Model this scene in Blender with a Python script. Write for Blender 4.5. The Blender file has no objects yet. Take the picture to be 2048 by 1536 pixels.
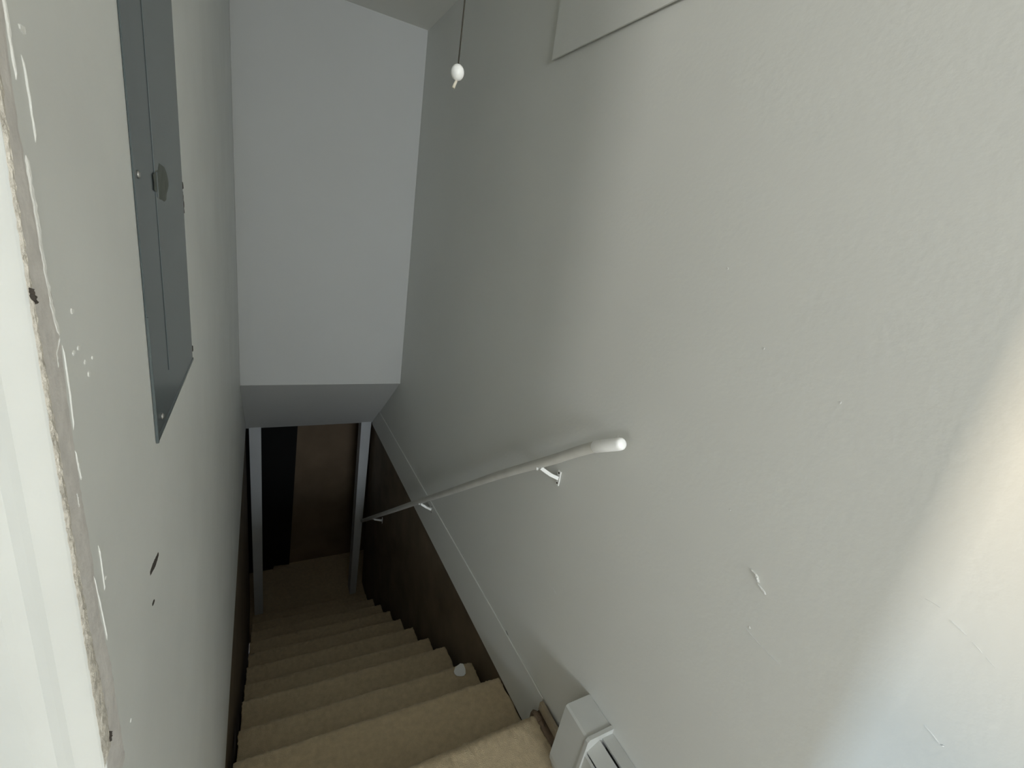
import bpy, bmesh, math, random
from mathutils import Vector, Matrix, noise

# ------------------------------------------------------------------ units
S = 0.85                      # one layout unit in metres
Z0 = 1.79                     # layout height of the lens above the upper landing
def V(x, y, z):
    return Vector((x * S, y * S, (z + Z0) * S))

sc = bpy.context.scene
col = sc.collection

# ------------------------------------------------------------------ camera
cam_d = bpy.data.cameras.new('camera')
cam_d.sensor_fit = 'HORIZONTAL'
cam_d.sensor_width = 36.0
cam_d.lens = 36.0 * 921.92 / 2048.0
cam_d.clip_start = 0.02
cam = bpy.data.objects.new('camera', cam_d)
col.objects.link(cam)
r = Vector((0.8791035, -0.45373304, 0.14595675))
u = Vector((0.01221106, 0.32756565, 0.94474951))
f = Vector((0.47647448, 0.82875031, -0.29350467))
cam.matrix_world = Matrix(((r.x, u.x, -f.x, 0), (r.y, u.y, -f.y, 0), (r.z, u.z, -f.z, Z0 * S), (0, 0, 0, 1)))
sc.camera = cam

# ------------------------------------------------------------------ world, lights, exposure
w = bpy.data.worlds.new('world'); sc.world = w
w.use_nodes = True
w.node_tree.nodes['Background'].inputs[0].default_value = (0.62, 0.75, 1.0, 1)
w.node_tree.nodes['Background'].inputs[1].default_value = 0.6
sc.view_settings.view_transform = 'Standard'
sc.view_settings.look = 'None'
sc.view_settings.gamma = 1.0
sc.view_settings.use_curve_mapping = False
sc.view_settings.exposure = 0.63
sc.cycles.max_bounces = 12
sc.cycles.diffuse_bounces = 8

def area(name, loc, target, sx, sy, power, color):
    d = bpy.data.lights.new(name, 'AREA')
    d.shape = 'RECTANGLE'; d.size = sx * S; d.size_y = sy * S
    d.energy = power; d.color = color
    o = bpy.data.objects.new(name, d); col.objects.link(o)
    o.location = V(*loc)
    dr = (V(*target) - V(*loc)).normalized()
    o.rotation_euler = dr.to_track_quat('-Z', 'Y').to_euler()
    return o

# daylight: a wide window in the back wall of the landing, two more in its left wall.
# Outside the left windows lie bright ground and house fronts (warm) and a strip of sky (cool).
area('back_window_daylight', (-0.5, -5.99, 0.35), (-0.5, 3, 0.0), 2.8, 1.1, 124, (0.90, 0.965, 1.0))
area('bright_yard', (-14.0, -11.1, -1.0), (1.0, 0.6, -0.3), 3.0, 3.6, 480, (1.0, 0.97, 0.90))
area('sky_strip', (-14.0, 0.05, 3.0), (1.0, 0.1, -1.0), 0.12, 1.2, 440, (0.56, 0.78, 1.0))
area('sunlit_ground', (-14.0, 0.05, -3.0), (1.0, 0.1, -0.3), 0.12, 0.8, 650, (1.0, 0.83, 0.61))

# ------------------------------------------------------------------ helpers
def tag(o, label=None, cat=None, group=None, kind=None):
    if label: o['label'] = label
    if cat: o['category'] = cat
    if group: o['group'] = group
    if kind: o['kind'] = kind
    return o

def origin_of(p):
    o = Vector((0, 0, 0))
    while p is not None:
        o += p.location; p = p.parent
    return o

def mk(name, verts, faces, mat, parent=None, smooth=False):
    """verts in world metres; the object's origin sits at the middle of its box"""
    xs = [v[0] for v in verts]; ys = [v[1] for v in verts]; zs = [v[2] for v in verts]
    c = Vector(((min(xs) + max(xs)) / 2, (min(ys) + max(ys)) / 2, (min(zs) + max(zs)) / 2))
    me = bpy.data.meshes.new(name)
    me.from_pydata([tuple(Vector(v) - c) for v in verts], [], faces)
    bm = bmesh.new(); bm.from_mesh(me)
    bmesh.ops.recalc_face_normals(bm, faces=bm.faces)
    bm.to_mesh(me); bm.free()
    if smooth:
        for p in me.polygons: p.use_smooth = True
    me.materials.append(mat)
    o = bpy.data.objects.new(name, me)
    col.objects.link(o)
    if parent is not None: o.parent = parent
    o.location = c - origin_of(parent)
    return o

def empty(name, loc):
    o = bpy.data.objects.new(name, None); col.objects.link(o)
    o.empty_display_size = 0.05
    o.location = loc
    return o

class MB:
    def __init__(s): s.v = []; s.f = []
    def add(s, verts, faces):
        n = len(s.v); s.v += [Vector(q) for q in verts]; s.f += [tuple(i + n for i in q) for q in faces]
        return s
    def box(s, x0, x1, y0, y1, z0, z1, bevel=0.0, seg=2):
        bm = bmesh.new()
        vs = [bm.verts.new(V(x, y, z)) for x in (x0, x1) for y in (y0, y1) for z in (z0, z1)]
        for q in ((0, 1, 3, 2), (4, 6, 7, 5), (0, 4, 5, 1), (2, 3, 7, 6), (0, 2, 6, 4), (1, 5, 7, 3)):
            bm.faces.new([vs[i] for i in q])
        bmesh.ops.recalc_face_normals(bm, faces=bm.faces)
        if bevel:
            bmesh.ops.bevel(bm, geom=bm.edges[:], offset=bevel * S, segments=seg, affect='EDGES', profile=0.5)
        bm.verts.index_update()
        s.add([v.co.copy() for v in bm.verts], [[v.index for v in fc.verts] for fc in bm.faces]); bm.free()
        return s
    def prism(s, poly, fn0, fn1):
        n = len(poly)
        s.add([fn0(*q) for q in poly] + [fn1(*q) for q in poly],
              [tuple(range(n))[::-1], tuple(range(n, 2 * n))] + [(i, (i + 1) % n, (i + 1) % n + n, i + n) for i in range(n)])
        return s
    def tube(s, pts, rad, n=12, caps=True):
        pts = [Vector(q) for q in pts]; m = len(pts)
        rr = rad if isinstance(rad, (list, tuple)) else [rad] * m
        base = len(s.v); ref = None
        for i, q in enumerate(pts):
            t = (pts[min(i + 1, m - 1)] - pts[max(i - 1, 0)]).normalized()
            if ref is None:
                ref = Vector((0, 0, 1)) if abs(t.z) < 0.9 else Vector((1, 0, 0))
            a = (ref - t * ref.dot(t)).normalized(); b = t.cross(a); ref = a
            for k in range(n):
                an = 2 * math.pi * k / n
                s.v.append(q + (a * math.cos(an) + b * math.sin(an)) * rr[i])
        for i in range(m - 1):
            for k in range(n):
                k2 = (k + 1) % n
                s.f.append((base + i * n + k, base + i * n + k2, base + (i + 1) * n + k2, base + (i + 1) * n + k))
        if caps:
            s.f.append(tuple(base + k for k in range(n))[::-1])
            s.f.append(tuple(base + (m - 1) * n + k for k in range(n)))
        return s
    def lathe(s, c, prof, n=20, axis=Vector((0, 0, 1))):
        """prof: (distance along axis, radius)"""
        return s.tube([c + axis * d for d, _ in prof], [max(q, 1e-5) for _, q in prof], n)
    def build(s, name, mat, parent=None, smooth=False):
        return mk(name, s.v, s.f, mat, parent, smooth)

# ------------------------------------------------------------------ materials
def material(name, color, rough=0.6, bump=0.0, bscale=60, var=0.0, vscale=3, spec=0.3, blotch=None, bdetail=4, sheen=0, metallic=0.0):
    m = bpy.data.materials.new(name); m.use_nodes = True
    nt = m.node_tree; n = nt.nodes; L = nt.links
    b = n['Principled BSDF']
    b.inputs['Roughness'].default_value = rough
    b.inputs['Specular IOR Level'].default_value = spec
    b.inputs['Metallic'].default_value = metallic
    b.inputs['Base Color'].default_value = (*color, 1)
    if sheen:
        b.inputs['Sheen Weight'].default_value = sheen
    g = n.new('ShaderNodeNewGeometry')
    if var:
        t = n.new('ShaderNodeTexNoise'); t.inputs['Scale'].default_value = vscale; t.inputs['Detail'].default_value = 5
        L.new(g.outputs['Position'], t.inputs['Vector'])
        rp = n.new('ShaderNodeValToRGB')
        rp.color_ramp.elements[0].position = 0.3; rp.color_ramp.elements[1].position = 0.7
        c2 = blotch or tuple(c * (1 - var) for c in color)
        rp.color_ramp.elements[0].color = (*c2, 1)
        rp.color_ramp.elements[1].color = (*tuple(min(1, c * (1 + var * 0.5)) for c in color), 1)
        L.new(t.outputs['Fac'], rp.inputs['Fac']); L.new(rp.outputs['Color'], b.inputs['Base Color'])
    if bump:
        t2 = n.new('ShaderNodeTexNoise'); t2.inputs['Scale'].default_value = bscale; t2.inputs['Detail'].default_value = bdetail
        L.new(g.outputs['Position'], t2.inputs['Vector'])
        bp = n.new('ShaderNodeBump'); bp.inputs['Strength'].default_value = bump; bp.inputs['Distance'].default_value = 0.004
        L.new(t2.outputs['Fac'], bp.inputs['Height']); L.new(bp.outputs['Normal'], b.inputs['Normal'])
    return m

M = {}
M['wall'] = material('painted_plaster', (0.645, 0.653, 0.63), 0.55, 0.12, 85, 0.03, 1.6)
M['wall_left'] = material('painted_plaster_worn', (0.74, 0.758, 0.752), 0.42, 0.12, 60, 0.05, 5)
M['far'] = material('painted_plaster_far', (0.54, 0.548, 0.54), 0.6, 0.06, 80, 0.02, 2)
M['ceil'] = material('ceiling_paint', (0.74, 0.74, 0.71), 0.7, 0.1, 70)
M['brown'] = material('brown_panelling', (0.17, 0.13, 0.09), 0.6, 0.15, 30, 0.25, 6)
M['brown2'] = material('brown_wall_paint', (0.16, 0.115, 0.075), 0.65, 0.1, 40, 0.2, 4)
M['carpet'] = material('beige_carpet', (0.54, 0.44, 0.295), 0.95, 1.0, 420, 0.14, 45, 0.05, sheen=0.15)
M['carpet_dark'] = material('carpet_cut_edge', (0.20, 0.145, 0.105), 0.95, 0.9, 400, 0.25, 40, 0.05)
M['jamb'] = material('white_gloss_trim', (0.46, 0.48, 0.50), 0.4, 0.06, 60, 0.04, 8)
M['white'] = material('white_enamel', (0.82, 0.83, 0.82), 0.35, 0.05, 120, 0.03, 30)
M['white_bright'] = material('bright_white_plastic', (0.96, 0.97, 0.97), 0.3, 0.08, 160, 0.02, 50)
M['heater'] = material('white_heater_enamel', (0.47, 0.48, 0.465), 0.4, 0.04, 90, 0.05, 12)
M['heater_in'] = material('heater_inside', (0.12, 0.12, 0.11), 0.6)
M['rail'] = material('handrail_paint', (0.56, 0.555, 0.52), 0.45, 0.08, 60, 0.08, 14)
M['panel'] = material('grey_panel_enamel', (0.092, 0.114, 0.122), 0.24, 0.05, 40, 0.08, 9, 0.45)
M['panel_door'] = material('grey_panel_door_enamel', (0.099, 0.121, 0.127), 0.24, 0.05, 40, 0.08, 9, 0.45)
M['residue'] = material('tape_residue', (0.10, 0.112, 0.098), 0.5, 0.2, 90, 0.25, 60)
M['steel'] = material('screw_steel', (0.5, 0.5, 0.5), 0.35, metallic=0.9)
M['black'] = material('black_paint', (0.004, 0.004, 0.004), 0.8)
M['plaster'] = material('bare_plaster', (0.69, 0.67, 0.66), 0.8, 0.2, 130, 0.12, 60)
M['bead'] = material('crumbled_plaster', (0.70, 0.665, 0.61), 0.9, 0.8, 200, 0.25, 90)
M['scratch'] = material('scratched_white_plaster', (0.95, 0.96, 0.96), 0.6, 0.3, 200)
M['scratch_soft'] = material('scuffed_paint', (0.86, 0.875, 0.87), 0.6, 0.3, 200)
M['gouge'] = material('dark_gouge', (0.06, 0.052, 0.045), 0.9, 0.3, 200)
M['crack'] = material('cracked_paint', (0.60, 0.605, 0.59), 0.8)
M['paper'] = material('white_paper', (0.8, 0.82, 0.84), 0.7)
M['wood'] = material('stained_wood_strip', (0.34, 0.28, 0.20), 0.6, 0.2, 50, 0.2, 20)
M['cord'] = material('dirty_string', (0.06, 0.056, 0.045), 0.9)
M['tail'] = material('string_tail', (0.70, 0.66, 0.56), 0.9)
M['porcelain'] = material('porcelain', (0.8, 0.8, 0.77), 0.25)

TOP = 1.24          # ceiling
LOW = -2.0          # lower edge of the light plaster
BF = -4.1275        # basement floor
XL = -0.138; XR = 1.0

# ------------------------------------------------------------------ setting
def struct(o, label=None, cat=None):
    o['kind'] = 'structure'
    if label: o['label'] = label
    if cat: o['category'] = cat
    return o

wr = struct(MB().box(XR, XR + 0.12, -6.1, 4.62, LOW, TOP).build('wall_right', M['wall']), 'long pale grey plaster wall carrying the handrail', 'wall')
def slab_l():
    bm = bmesh.new()
    pts = [(XL, 0.43), (-0.160, 0.43), (-0.166, 0.4325), (-0.1735, 0.4350), (-0.181, 0.4325), (-0.186, 0.43), (XL - 0.13, 0.43), (XL - 0.13, 4.6), (XL, 4.6)]
    n = len(pts)
    lo = [bm.verts.new(V(x, y, LOW)) for x, y in pts]; hi = [bm.verts.new(V(x, y, TOP)) for x, y in pts]
    bm.faces.new(lo); bm.faces.new(hi)
    for i in range(n): bm.faces.new((lo[i], lo[(i + 1) % n], hi[(i + 1) % n], hi[i]))
    bmesh.ops.recalc_face_normals(bm, faces=bm.faces)
    ed = [e for e in bm.edges if set(e.verts) in ({lo[0], hi[0]}, {lo[-1], lo[0]})]
    bmesh.ops.bevel(bm, geom=ed, offset=0.0028, segments=3, affect='EDGES', profile=0.5)
    bm.verts.index_update()
    m = MB().add([v.co.copy() for v in bm.verts], [[v.index for v in fc.verts] for fc in bm.faces]); bm.free()
    return m
wl = slab_l().build('wall_left', M['wall_left'])
struct(wl, 'pale grey plaster wall with chipped near corner and grey panel', 'wall')
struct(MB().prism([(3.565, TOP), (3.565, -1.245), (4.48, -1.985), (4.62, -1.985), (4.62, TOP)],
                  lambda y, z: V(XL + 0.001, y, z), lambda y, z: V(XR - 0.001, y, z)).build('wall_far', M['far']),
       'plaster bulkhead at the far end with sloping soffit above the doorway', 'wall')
struct(MB().box(-5.1, XR + 0.12, -6.1, 4.62, TOP, TOP + 0.1).build('ceiling', M['ceil']), 'flat painted ceiling above the stairwell', 'ceiling')
struct(MB().box(XR + 0.022, XR + 0.14, 1.0, 4.6, BF - 0.05, LOW).build('wall_basement_right', M['brown']), 'dark brown lower wall beneath the handrail wall', 'wall')
struct(MB().box(XL - 0.12, XL - 0.006, 0.9, 4.6, BF - 0.05, LOW).build('wall_basement_left', M['brown']), 'dark brown lower wall along the left of the stairs', 'wall')
# skirt band with its painted-over joint
struct(MB().box(XR - 0.006, XR, 1.085, 4.48, LOW - 0.002, -1.752, 0.002, 1).build('trim_1', M['wall']), 'flat painted band along the bottom of the handrail wall', 'trim')
# boxed-out patch high on the right wall
struct(MB().box(XR - 0.016, XR - 0.009, -0.6, 1.792, 0.672, TOP, 0.002, 2).box(XR - 0.009, XR, -0.6, 1.775, 0.69, TOP).build('trim_2', M['wall']), 'shallow boxed-out strip high on the handrail wall', 'trim')
# upper landing
LX, BY = -5.0, -6.0
struct(MB().box(XL, XR, BY, 0.6, -1.87, -1.79).box(LX, XL, BY, 0.43, -1.87, -1.79).build('floor', M['carpet']), 'beige carpeted upper landing', 'floor')
struct(MB().box(LX, XL - 0.13, 0.43, 0.55, -1.87, TOP).build('wall_landing', M['wall_left']), 'plaster wall face beside the near corner', 'wall')
struct(MB().box(-0.40, -0.23, 0.335, 0.43, -1.79, TOP, 0.006, 3).build('trim_shade_block', M['wall_left']), 'unseen block added beside the chipped corner to shade its face', 'trim')  # added out of view, shades the corner face from the left window
struct(MB().box(LX - 0.1, XR, BY - 0.1, BY, -1.87, -0.22).box(LX - 0.1, XR, BY - 0.1, BY, 0.92, TOP)
       .box(LX - 0.1, -1.92, BY - 0.1, BY, -0.22, 0.92).box(0.92, XR, BY - 0.1, BY, -0.22, 0.92).build('wall_back', M['wall']))
struct(MB().box(-0.85, -0.24, -2.1, -1.45, -1.79, TOP).build('wall_light_block', M['wall']), 'unseen block added on the landing to hold back window light', 'wall')  # added out of view to keep back window light off the near corner face
WB0, WB1, WBZ0, WBZ1 = -2.7, 0.185, -1.52, 0.93      # tall window
WA0, WA1, WAZ0, WAZ1 = -5.8, -3.0, -0.48, 1.1      # small window
struct(MB().box(LX - 0.1, LX, BY, 0.55, WAZ1, TOP)
       .box(LX - 0.1, LX, BY, WA0, -1.87, WAZ1).box(LX - 0.1, LX, WA1, WB0, -1.87, WAZ1).box(LX - 0.1, LX, WB1, 0.55, -1.87, WAZ1)
       .box(LX - 0.1, LX, WA0, WA1, -1.87, WAZ0).box(LX - 0.1, LX, WB0, WB1, -1.87, WBZ0).box(LX - 0.1, LX, WB0, WB1, WBZ1, WAZ1).build('wall_window', M['wall']))
def window(name, y0, y1, z0, z1, label):
    root = empty(name, V(LX - 0.07, (y0 + y1) / 2, z0)); struct(root, label, 'window')
    t = 0.03
    MB().box(LX - 0.1, LX - 0.06, y0, y0 + t, z0, z1).box(LX - 0.1, LX - 0.06, y1 - t, y1, z0, z1)\
        .box(LX - 0.1, LX - 0.06, y0 + t, y1 - t, z0, z0 + t).box(LX - 0.1, LX - 0.06, y0 + t, y1 - t, z1 - t, z1).build('window_frame', M['jamb'], root)
window('window_1', WA0, WA1, WAZ0, WAZ1, 'wide landing window with white frame')
window('window_2', WB0, WB1, WBZ0, WBZ1, 'tall landing window with white frame')

# basement beyond the door
struct(MB().box(-1.0, 1.7, 4.1, 5.4, BF - 0.1, BF).build('floor_basement', M['carpet']), 'dim carpeted floor beyond the doorway', 'floor')
struct(MB().box(-1.0, 1.7, 5.2, 5.3, BF, -1.9).build('wall_basement_back', M['brown2']), 'brown wall seen through the doorway', 'wall')
struct(MB().box(XR + 0.022, 1.6, 4.6, 4.62, BF, -1.9).build('wall_basement_front', M['brown2']))
struct(MB().box(-0.9, XL - 0.006, 4.6, 4.62, BF, -1.9).build('wall_basement_front', M['brown2']))
struct(MB().box(1.6, 1.7, 4.6, 5.2, BF, -1.9).build('wall_basement_side', M['brown2']))
struct(MB().box(-1.0, -0.9, 4.6, 5.2, BF, -1.9).build('wall_basement_side', M['brown2']))
struct(MB().box(-1.0, 1.7, 4.62, 5.3, -1.9, -1.8).build('ceiling_basement', M['ceil']))

# doorway: two jamb casings under the soffit
dr = empty('door_1', V(0.43, 4.48, BF)); struct(dr, 'doorway at the foot of the stairs with pale jambs and no door leaf', 'doorway')
def jamb(xt0, xt1, xb0, xb1):
    zt = -1.987
    m = MB()
    m.add([V(xb0, 4.46, BF), V(xb1, 4.46, BF), V(xb1, 4.60, BF), V(xb0, 4.60, BF),
           V(xt0, 4.46, zt + 0.016), V(xt1, 4.46, zt + 0.016), V(xt1, 4.60, zt), V(xt0, 4.60, zt)],
          [(0, 3, 2, 1), (4, 5, 6, 7), (0, 1, 5, 4), (1, 2, 6, 5), (2, 3, 7, 6), (3, 0, 4, 7)])
    return m
jamb(-0.112, -0.014, -0.100, -0.020).build('jamb', M['jamb'], dr)
jamb(0.885, 0.983, 0.858, 0.925).build('jamb', M['jamb'], dr)

# ------------------------------------------------------------------ staircase
def fuzz(p, amp, s=75):
    return noise.noise(p * s) * amp + noise.noise(p * s * 3.1) * amp * 0.6
NY = [1.072, 1.425, 1.712, 2.03, 2.31, 2.625, 2.935, 3.255, 3.57, 3.885, 4.2]
RISE = 0.2125
stair = empty('staircase', V(0.43, 1.07, BF))
tag(stair, 'straight flight of beige carpeted stairs going down to the doorway', 'stairs')
def step(k, x0, x1, parent, name='step', skew=0.0):
    y1 = NY[k]; z = -1.79 - RISE * k
    y0 = (NY[k - 1] - 0.05) if k else 0.6
    zb = z - RISE
    rn = 0.028
    prof = [(y0, zb + 0.005)]
    nT = 28
    for i in range(nT + 1):
        prof.append((y0 + (y1 - rn - y0) * i / nT, z))
    for i in range(1, 7):
        a = math.pi * 1.05 * i / 6
        prof.append((y1 - rn + rn * math.sin(a), z - rn + rn * math.cos(a)))
    for i in range(1, 4):
        prof.append((y1 - 0.048, z - 2 * rn - (RISE - 2 * rn - 0.005) * i / 3))
    nx = 220; vs = []; fs = []; n = len(prof)
    for j in range(nx + 1):
        t = j / nx
        for i, (y, zz) in enumerate(prof):
            x = x0 + (x1 - x0) * t
            p = V(x, y + skew * (1 - t), zz)
            if 0 < i < n:
                am = 0.0046 if i >= nT - 1 else 0.0016
                p = p + Vector((0, fuzz(p + Vector((k * 3.3, 0, 0)), am), fuzz(p + Vector((7, k, 3)), am)))
                if j in (0, nx): p.x += fuzz(p, 0.006)
            vs.append(p)
    for j in range(nx):
        for i in range(n):
            i2 = (i + 1) % n
            fs.append((j * n + i, j * n + i2, (j + 1) * n + i2, (j + 1) * n + i))
    fs.append(tuple(range(n))[::-1]); fs.append(tuple(nx * n + i for i in range(n)))
    return mk(name, vs, fs, M['carpet'], parent, smooth=True)
step(0, XL + 0.012, 0.945, stair, 'landing_nosing', 0.0)
for k in range(1, 11):
    step(k, -0.110, 0.99 if k < 3 else 0.975, stair, 'step', 0.03)
# dark side strings filling the slot between carpet and wall
def string(x0, x1):
    poly = []
    for k in range(0, 11): poly.append((NY[k] - 0.04, -1.79 - RISE * k - 0.03))
    poly = [(1.03, -2.02)] + [(NY[k] - 0.035, -1.79 - RISE * (k + 1) - 0.055) for k in range(0, 10)] + [(4.2, BF + 0.01), (4.0, BF + 0.005), (1.03, -2.7)]
    return MB().prism(poly, lambda y, z: V(x0, y, z), lambda y, z: V(x1, y, z))
string(0.976, 1.02).build('side_string', M['brown'], stair)
string(-0.136, -0.112).build('side_string', M['brown'], stair)
# brown wrapped end of the landing carpet next to the wall
mb = MB()
g = []
for i in range(9):
    for j in range(7):
        x = 0.946 + (0.999 - 0.946) * j / 6; y = 0.94 + (1.085 - 0.94) * i / 8
        zz = -1.786 + 0.012 * math.sin(j * 1.3) * (i / 8)
        g.append(V(x, y, zz - (0.02 if i == 8 else 0)) + Vector((0, 0, fuzz(V(x, y, zz), 0.004))))
n0 = len(g)
vs = g + [q - Vector((0, 0, 0.17)) for q in g]
fs = [(i * 7 + j, i * 7 + j + 1, (i + 1) * 7 + j + 1, (i + 1) * 7 + j) for i in range(8) for j in range(6)]
fs += [tuple(n0 + q for q in fc)[::-1] for fc in fs]
edge = [j for j in range(7)] + [i * 7 + 6 for i in range(1, 9)] + [56 + j for j in range(5, -1, -1)] + [i * 7 for i in range(7, 0, -1)]
fs += [(edge[i], edge[(i + 1) % len(edge)], edge[(i + 1) % len(edge)] + n0, edge[i] + n0) for i in range(len(edge))]
mk('carpet_edge', vs, fs, M['carpet_dark'], stair, True)

# low wooden strip at the foot of the wall, running behind the heater
struct(MB().box(0.972, 0.990, -0.5, 1.075, -1.787, -1.748, 0.003, 2).build('baseboard_right', M['wood']), 'thin worn wooden strip running behind the heater', 'baseboard')

# ------------------------------------------------------------------ handrail
PB = (0.93,)
rp = [(1.018, -0.573), (1.10, -0.630), (1.253, -0.745), (1.60, -0.997), (2.10, -1.375), (2.61, -1.757), (3.2, -2.205), (3.82, -2.673), (4.36, -3.081)]
hr = empty('handrail', V(0.93, 0.92, -0.52)); tag(hr, 'round grey painted handrail with white upper end sloping down the right wall', 'handrail')
def smooth_path(pts, n=4):
    out = []
    for i in range(len(pts) - 1):
        p0 = pts[max(i - 1, 0)]; p1 = pts[i]; p2 = pts[i + 1]; p3 = pts[min(i + 2, len(pts) - 1)]
        for k in range(n):
            t = k / n
            out.append(tuple(0.5 * ((2 * b) + (c - a) * t + (2 * a - 5 * b + 4 * c - d) * t * t + (3 * b - a - 3 * c + d) * t ** 3) for a, b, c, d in zip(p0, p1, p2, p3)))
    out.append(pts[-1]); return out
RR = 0.0185
MB().tube([V(0.93, y, z) for y, z in smooth_path(rp)], RR * S, 16).build('rail', M['rail'], hr, True)
ca, cb = V(0.93, 1.030, -0.5805), V(0.93, 0.917, -0.5155)
ax = (cb - ca).normalized(); ln = (cb - ca).length
cap = MB(); cr = 0.0198 * S
cap.lathe(ca, [(0, cr * 0.93), (0.002, cr), (ln * 0.5, cr * 1.01), (ln - 0.012, cr), (ln - 0.006, cr * 0.93), (ln - 0.002, cr * 0.78), (ln, cr * 0.5), (ln + 0.0005, 0)], 24, ax)
tag(cap.build('end_cap', M['white_bright'], hr, True), 'bright white end of the rail')
def bracket(yw, zw, yr, zr):
    b = MB()
    # rounded saddle strap under the rail, running along it
    d = Vector((0, 1, -0.75)).normalized()
    c = V(0.93, yr, zr)
    for sgn in (-1, 1):
        pass
    n_up = Vector((0, 0.75, 1)).normalized()
    hw, hl, th = 0.010 * S, 0.020 * S, 0.004 * S
    X = Vector((1, 0, 0))
    q = [c + X * a * hw + d * e * hl + n_up * t * th for t in (0, 1) for e in (-1, 1) for a in (-1, 1)]
    b.add(q, [(0, 1, 3, 2), (4, 6, 7, 5), (0, 4, 5, 1), (2, 3, 7, 6), (0, 2, 6, 4), (1, 5, 7, 3)])
    saddle = b.build('bracket', M['white'], hr)
    # flat arm: from the wall plate out, then up to the saddle
    w0 = V(0.993, yw, zw); w1 = V(0.965, yw + (yr - yw) * 0.55, zw + (zr - zw) * 0.45 - 0.006); w2 = V(0.936, yr - 0.004, zr - 0.007); w3 = V(0.928, yr, zr)
    pts = [w0, w1, w2, w3]; wd = [0.0125, 0.011, 0.010, 0.008]
    vs = []; fs = []
    for i, q in enumerate(pts):
        t = (pts[min(i + 1, 3)] - pts[max(i - 1, 0)]).normalized()
        side = t.cross(Vector((0, 0.35, 1))).normalized(); nn = side.cross(t).normalized()
        for a, e in ((-1, -1), (1, -1), (1, 1), (-1, 1)):
            vs.append(q + side * a * wd[i] * S + nn * e * 0.0065 * S)
    for i in range(3):
        for k in range(4):
            fs.append((i * 4 + k, i * 4 + (k + 1) % 4, i * 4 + 4 + (k + 1) % 4, i * 4 + 4 + k))
    fs += [(3, 2, 1, 0), (12, 13, 14, 15)]
    mk('arm', vs, fs, M['white'], saddle)
    # a small knuckle where the strap is bolted
    kn = MB().tube([V(0.921, yr + 0.012, zr - 0.014), V(0.921, yr + 0.012, zr + 0.002)], 0.005 * S, 8).build('bolt', M['white'], saddle, True)
    MB().box(0.9945, 0.9995, yw - 0.010, yw + 0.010, zw - 0.032, zw + 0.030, 0.002, 1).build('wall_plate', M['white'], saddle)
    for dz in (-0.022, 0.021):
        MB().tube([V(0.9945, yw, zw + dz), V(0.9930, yw, zw + dz)], 0.0042 * S, 10).build('screw', M['gouge'], saddle)
bracket(1.268, -0.834, 1.300, -0.800)
bracket(2.546, -1.790, 2.580, -1.757)
bracket(3.805, -2.717, 3.845, -2.713)

# ------------------------------------------------------------------ baseboard heater
ht = empty('baseboard_heater', V(0.93, 0.3, -1.79)); tag(ht, 'white metal baseboard heater along the right wall at the top of the stairs', 'heater')
capprof = [(0.999, -1.466), (0.905, -1.468), (0.899, -1.474), (0.878, -1.690), (0.880, -1.712), (0.905, -1.775), (0.999, -1.775)]
def xz(prof, y0, y1):
    return MB().prism(prof, lambda x, z: V(x, y0, z), lambda x, z: V(x, y1, z))
xz(capprof, 0.735, 0.862).build('end_cover', M['heater'], ht)
# raised rim where the end cover laps the body
rim_o = [(0.9995, -1.462), (0.903, -1.464), (0.895, -1.473), (0.874, -1.690), (0.876, -1.714), (0.903, -1.779), (0.9995, -1.779)]
xz(rim_o, 0.730, 0.7425).build('end_rim', M['heater'], ht)
# body: top plate, front panel with an open slot between
xz([(0.999, -1.482), (0.957, -1.482), (0.957, -1.490), (0.999, -1.490)], -0.45, 0.73).build('top_plate', M['heater'], ht)
xz([(0.948, -1.492), (0.905, -1.520), (0.902, -1.514), (0.946, -1.484)], -0.45, 0.73).build('damper', M['heater'], ht)
xz([(0.903, -1.524), (0.897, -1.530), (0.886, -1.690), (0.905, -1.765), (0.910, -1.765), (0.893, -1.690), (0.905, -1.530)], -0.45, 0.73).build('front_panel', M['heater'], ht)
xz([(0.999, -1.492), (0.985, -1.492), (0.985, -1.77), (0.999, -1.77)], -0.45, 0.73).build('back_plate', M['heater_in'], ht)
xz(capprof, -0.57, -0.45).build('end_cover', M['heater'], ht)

# ------------------------------------------------------------------ electrical panel on the left wall
ep = empty('electrical_panel', V(XL + 0.005, 0.98, -0.357)); tag(ep, 'tall grey metal electrical panel set on the left wall', 'electrical panel')
MB().box(XL + 0.0002, XL + 0.0024, 0.7675, 1.196, -0.350, 0.62, 0.001, 1).build('cover', M['panel'], ep)
# folded lip along the near side and the bottom
MB().box(XL + 0.0002, XL + 0.0040, 0.767, 0.772, -0.357, -0.17, 0.001, 2).build('lip', M['panel_door'], ep)
MB().box(XL + 0.0002, XL + 0.0036, 0.772, 1.20, -0.357, -0.350, 0.0015, 1).build('lip', M['panel'], ep)
dp = MB().box(XL + 0.0024, XL + 0.0036, 0.898, 1.180, -0.285, 0.56, 0.0005, 2).build('panel_door', M['panel_door'], ep)
def blob(cy, cz, ry, rz, x, th, mat, name, parent, seed, n=14, rough=0.3, nx=1):
    """thin irregular chip lying on a wall facing +x (nx=1) or -x (nx=-1)"""
    rnd = random.Random(seed); ring = []
    for k in range(n):
        a = 2 * math.pi * k / n; q = 1 + rnd.uniform(-rough, rough)
        ring.append((cy + math.cos(a) * ry * q, cz + math.sin(a) * rz * q))
    vs = [V(x, y, z) for y, z in ring] + [V(x + nx * th, cy + (y - cy) * 0.8, cz + (z - cz) * 0.8) for y, z in ring]
    fs = [tuple(range(n)), tuple(range(n, 2 * n))] + [(k, (k + 1) % n, n + (k + 1) % n, n + k) for k in range(n)]
    return mk(name, vs, fs, mat, parent)
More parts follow.
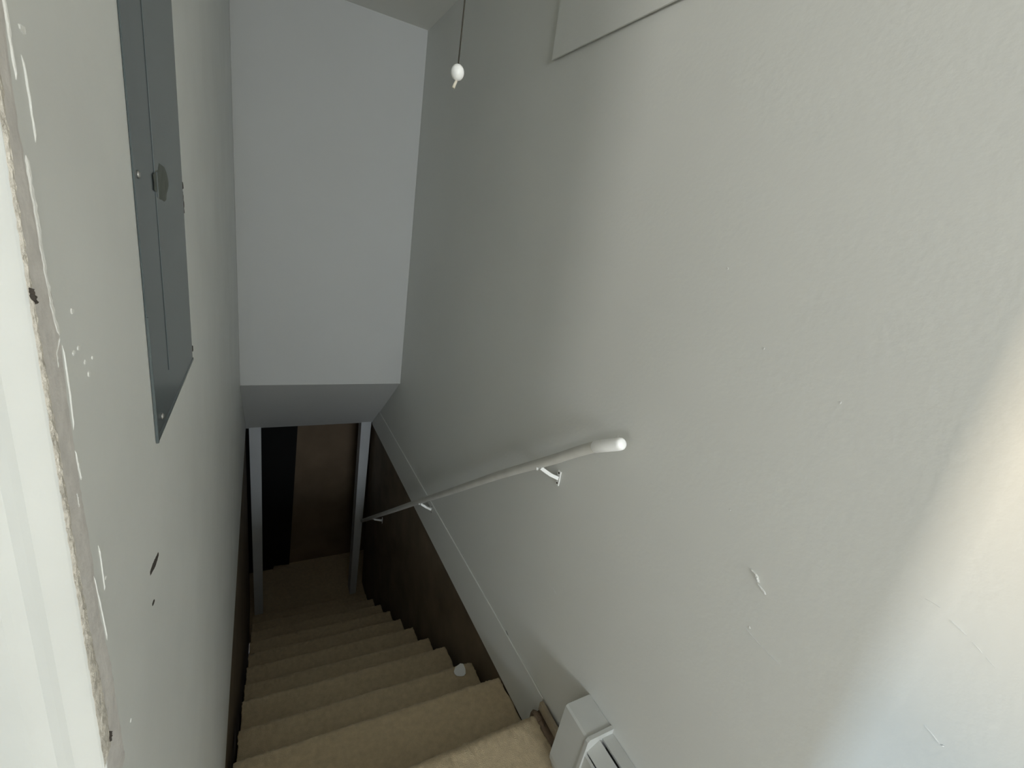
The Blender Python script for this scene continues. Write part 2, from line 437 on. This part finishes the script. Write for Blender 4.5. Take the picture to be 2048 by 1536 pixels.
blob(0.950, 0.004, 0.062, 0.026, XL + 0.0037, 0.0004, M['residue'], 'latch_residue', dp, 5, 18, 0.18)
MB().box(XL + 0.0034, XL + 0.0046, 0.905, 0.912, -0.016, 0.020, 0.0008, 1).build('latch', M['panel'], dp)
for i, (y, z) in enumerate(((0.7875, 0.0103), (0.8116, -0.3314))):
    MB().lathe(V(XL + 0.0024, y, z), [(0, 0.005 * S), (0.001, 0.005 * S), (0.0022, 0.003 * S), (0.0024, 0)], 12, Vector((1, 0, 0))).build('screw', M['steel'], ep, True)

# ------------------------------------------------------------------ pull cord
pc = empty('pull_cord', V(0.4303, 1.2472, TOP)); tag(pc, 'white ball on a thin pull cord hanging over the stairs', 'pull cord')
bc = V(0.4303, 1.2472, 0.3703); br = 0.0162 * S
pr = [(-br * 1.12, 0)] + [(-br * 1.12 * math.cos(math.pi * i / 12), br * math.sin(math.pi * i / 12)) for i in range(1, 12)] + [(br * 1.12, 0)]
MB().lathe(bc, pr, 24).build('ball', M['white_bright'], pc, True)
top = V(0.4303, 1.2472, TOP - 0.09)
MB().tube([bc + Vector((0, 0, br)), bc + Vector((0.0006, 0, 0.12)), bc + Vector((-0.0004, 0, 0.4)), top], 0.0016, 8).build('cord', M['cord'], pc, True)
MB().tube([bc - Vector((0, 0, br * 0.95)), bc + Vector((-0.003, 0.001, -br - 0.008)), bc + Vector((-0.006, 0.0, -br - 0.016))], [0.0028, 0.003, 0.0036], 8).build('cord_tail', M['tail'], pc, True)
MB().lathe(V(0.4303, 1.2472, TOP - 0.09), [(0, 0.016), (0.004, 0.024), (0.03, 0.028), (0.05, 0.055), (0.0765, 0.06)], 28).build('lamp_holder', M['porcelain'], pc, True)

# ------------------------------------------------------------------ black panel beyond the doorway
bd = MB()
pol = [(-0.30, BF + 0.002), (0.085, BF + 0.002), (0.10, BF + 0.045), (0.262, BF + 0.03), (0.352, -2.0), (-0.30, -2.0)]
bd.prism(pol, lambda x, z: V(x, 5.14, z), lambda x, z: V(x, 5.195, z))
tag(bd.build('black_panel', M['black']), 'tall black panel against the brown wall beyond the doorway', 'panel')

# ------------------------------------------------------------------ paper scrap on a tread
pp = [(0.9273, 1.7034), (0.9404, 1.6951), (0.9400, 1.6650), (0.9323, 1.6373), (0.9200, 1.6290), (0.9070, 1.6300), (0.8832, 1.6408), (0.8760, 1.6560), (0.8775, 1.6702), (0.892, 1.6908)]
vs = [V(x, y, -2.2100) for x, y in pp] + [V(x, y, -2.2065) for x, y in pp]
k = len(pp)
fs = [tuple(range(k)), tuple(range(k, 2 * k))] + [(i, (i + 1) % k, k + (i + 1) % k, k + i) for i in range(k)]
tag(mk('paper_scrap', vs, fs, M['paper']), 'small white scrap lying on a carpeted step', 'scrap')

# ------------------------------------------------------------------ wear on the left wall's near corner
def strip(pa, pb, x, th, mat, name, parent, seed, jag=0.002, sub=8, nx=1, bumpy=0.0):
    """thin sheet between two (y, z) polylines on a wall at x; ragged along both sides"""
    def resample(pts, n):
        d = [0]
        for a, b in zip(pts, pts[1:]): d.append(d[-1] + math.dist(a, b))
        out = []
        for i in range(n + 1):
            t = d[-1] * i / n; k = 0
            while k < len(d) - 2 and d[k + 1] < t: k += 1
            q = (t - d[k]) / max(d[k + 1] - d[k], 1e-9)
            out.append(tuple(a + (b - a) * q for a, b in zip(pts[k], pts[k + 1])))
        return out
    n = sub * (len(pa) - 1); rnd = random.Random(seed)
    A = resample(pa, n); B = resample(pb, n); cols = 5; vs = []; fs = []
    for i in range(n + 1):
        ja = rnd.uniform(-jag, jag); jb = rnd.uniform(-jag, jag)
        for c in range(cols):
            t = c / (cols - 1)
            y = (A[i][0] + ja) * (1 - t) + (B[i][0] + jb) * t; z = A[i][1] * (1 - t) + B[i][1] * t
            h = th * (0.15 if c in (0, cols - 1) else 1) * (1 + rnd.uniform(-bumpy, bumpy))
            if i in (0, n): h = th * 0.1
            vs.append(V(x + nx * h, y, z))
    for i in range(n):
        for c in range(cols - 1):
            fs.append((i * cols + c, i * cols + c + 1, (i + 1) * cols + c + 1, (i + 1) * cols + c))
    m = len(vs)
    vs += [V(x, v.y / S, v.z / S - Z0) for v in vs]
    fs += [tuple(q + m for q in fc)[::-1] for fc in fs[:]]
    for i in range(n):
        for c in (0, cols - 1):
            a, b = i * cols + c, (i + 1) * cols + c
            fs.append((a, b, b + m, a + m))
    for i in (0, n):
        for c in range(cols - 1):
            a, b = i * cols + c, i * cols + c + 1
            fs.append((a, b, b + m, a + m))
    return mk(name, vs, fs, mat, parent)
b_in = [(0.4364, 0.30), (0.4364, 0.0501), (0.4300, -0.0014), (0.4300, -0.0369), (0.4300, -0.086), (0.4320, -0.1217), (0.4330, -0.1592), (0.4345, -0.1922), (0.4361, -0.2373), (0.4345, -0.2821), (0.4361, -0.329), (0.440, -0.3812), (0.446, -0.4344), (0.4502, -0.4902), (0.4494, -0.5369)]
b_out = [(0.4255, 0.30)] + [(0.4255, z) for _, z in b_in[1:]]
p_out = [(0.4540, 0.30), (0.4555, 0.0944), (0.4500, 0.0383), (0.4528, 0.0004), (0.4576, -0.0383), (0.4647, -0.0925), (0.4684, -0.1284), (0.4653, -0.1732), (0.4656, -0.2179), (0.466, -0.266), (0.4688, -0.3304), (0.4676, -0.3921), (0.4771, -0.4643), (0.4786, -0.528), (0.4804, -0.60)]
p_in = [(0.432, z) for _, z in p_out]
strip(p_in, p_out, XL, 0.0006, M['plaster'], 'bare_plaster', wl, 3, 0.0012, 10)
strip(b_out, b_in, XL, 0.0014, M['bead'], 'corner_bead', wl, 4, 0.0011, 12, bumpy=0.3)
def scratch(pts, wd, mat, parent, seed, x=XL, nx=1, th=0.0014, name='scratch', flat=False):
    n = len(pts); a = []; b = []
    for i, (y, z) in enumerate(pts):
        q = wd * (0.25 + 0.75 * math.sin(math.pi * min(max((i + 0.35) / (n - 0.3), 0), 1)))
        a.append((y, z - q) if flat else (y - q, z)); b.append((y, z + q) if flat else (y + q, z))
    return strip(a, b, x, th, mat, name, parent, seed, wd * 0.35, 6, nx, 0.2)
for i, (pts, wd) in enumerate([
    ([(0.4567, 0.12), (0.4577, 0.0951), (0.4586, 0.0794), (0.4586, 0.0517)], 0.0022),
    ([(0.4738, 0.0692), (0.476, 0.046), (0.4764, 0.0165)], 0.0014),
    ([(0.4559, 0.0068), (0.4567, -0.012), (0.4576, -0.0316), (0.4585, -0.066), (0.46, -0.0917), (0.4643, -0.1115), (0.4693, -0.1206)], 0.0044),
    ([(0.4685, -0.1224), (0.4566, -0.1311), (0.4554, -0.1447)], 0.0016),
    ([(0.4714, -0.1292), (0.4719, -0.1713), (0.4697, -0.2015)], 0.0008),
    ([(0.4656, -0.2179), (0.468, -0.235), (0.4702, -0.2488)], 0.0016),
    ([(0.4546, -0.2518), (0.4554, -0.26), (0.4562, -0.2672)], 0.0022),
    ([(0.4661, -0.3448), (0.4737, -0.3978), (0.4772, -0.4322)], 0.0006),
    ([(0.4884, -0.3286), (0.489, -0.350), (0.4885, -0.3814)], 0.0006)]):
    scratch(pts, wd, M['scratch'] if wd > 0.002 else M['scratch_soft'], wl, 20 + i, th=0.0008)
for i, (y, z) in enumerate([(0.4811, 0.0859), (0.503, -0.1084), (0.4936, -0.1415), (0.5067, -0.1408), (0.5165, -0.1571), (0.538, -0.1588), (0.523, -0.1699), (0.4962, -0.3724), (0.5134, -0.5867)]):
    s_ = [0.0032, 0.0026, 0.0022, 0.0026, 0.002, 0.0022, 0.0024, 0.0022, 0.002][i]
    blob(y, z, s_ * 1.6, s_, XL, 0.0006, M['scratch_soft'], 'paint_chip', wl, 40 + i, 9)
scratch([(0.7200, -0.5135), (0.6985, -0.5110), (0.682, -0.507), (0.6640, -0.5030)], 0.0062, M['gouge'], wl, 60, name='gouge', th=0.0008, flat=True)
scratch([(0.6707, -0.5546), (0.664, -0.553), (0.6560, -0.5510)], 0.0032, M['gouge'], wl, 61, name='gouge', th=0.0008, flat=True)
scratch([(0.4261, -0.0769), (0.4273, -0.0837), (0.430, -0.0896)], 0.0016, M['gouge'], wl, 62, name='gouge', th=0.003)
scratch([(0.4453, -0.5150), (0.444, -0.52), (0.4421, -0.5256)], 0.002, M['gouge'], wl, 63, name='gouge', th=0.003)
# ragged paint beside the electrical panel
scratch([(1.200, 0.0005), (1.205, -0.0195), (1.203, -0.0476)], 0.006, M['gouge'], wl, 64, name='gouge', th=0.002)
blob(1.206, 0.008, 0.011, 0.007, XL, 0.002, M['gouge'], 'gouge', wl, 65, 9)
blob(1.211, -0.333, 0.009, 0.008, XL, 0.002, M['gouge'], 'gouge', wl, 66, 9)
blob(1.085, -0.362, 0.035, 0.008, XL, 0.0012, M['wall'], 'paint_chip', wl, 67, 12)

# ------------------------------------------------------------------ marks on the right wall
def rmark(pts, wd, seed, mat='crack', name='crack', th=0.0012):
    scratch(pts, wd, M[mat], wr, seed, XR, -1, th, name)
rmark([(0.4972, -0.6429), (0.4842, -0.6465), (0.4718, -0.6602)], 0.005, 80, 'wall', 'paint_blister', 0.004)
rmark([(0.4730, -0.6640), (0.4600, -0.6690), (0.4500, -0.6760)], 0.005, 81, 'crack', 'paint_blister', 0.0025)
rmark([(0.2144, -0.4787), (0.205, -0.4780), (0.1932, -0.4787)], 0.0010, 82, th=0.0006)
rmark([(0.1761, -0.4891), (0.1613, -0.4937), (0.1520, -0.4976)], 0.0022, 83)
rmark([(0.1423, -0.5026), (0.135, -0.5056), (0.128, -0.5100)], 0.0016, 84, th=0.0006)
rmark([(0.1222, -0.5126), (0.116, -0.516), (0.1092, -0.5191)], 0.0010, 89, th=0.0006)
rmark([(0.1443, -0.6878), (0.1299, -0.6925), (0.1176, -0.6997), (0.1124, -0.6949)], 0.0026, 85)
rmark([(0.4663, -0.7861), (0.4235, -0.7956), (0.3727, -0.8005)], 0.0008, 86)
rmark([(1.175, -1.2725), (1.16, -1.275), (1.1473, -1.2778)], 0.004, 87)
rmark([(1.4376, -1.7450), (1.427, -1.7480), (1.4157, -1.7508)], 0.006, 88, 'gouge')
for i, (y, z) in enumerate([(0.6336, -0.1474), (0.7846, 0.0129), (1.0172, -0.5422), (0.5902, -0.5431), (0.4473, -0.2066), (0.4582, -0.7782)]):
    blob(y, z, 0.003, 0.003, XR, 0.001, M['crack'], 'paint_chip', wr, 90 + i, 8, 0.3, -1)
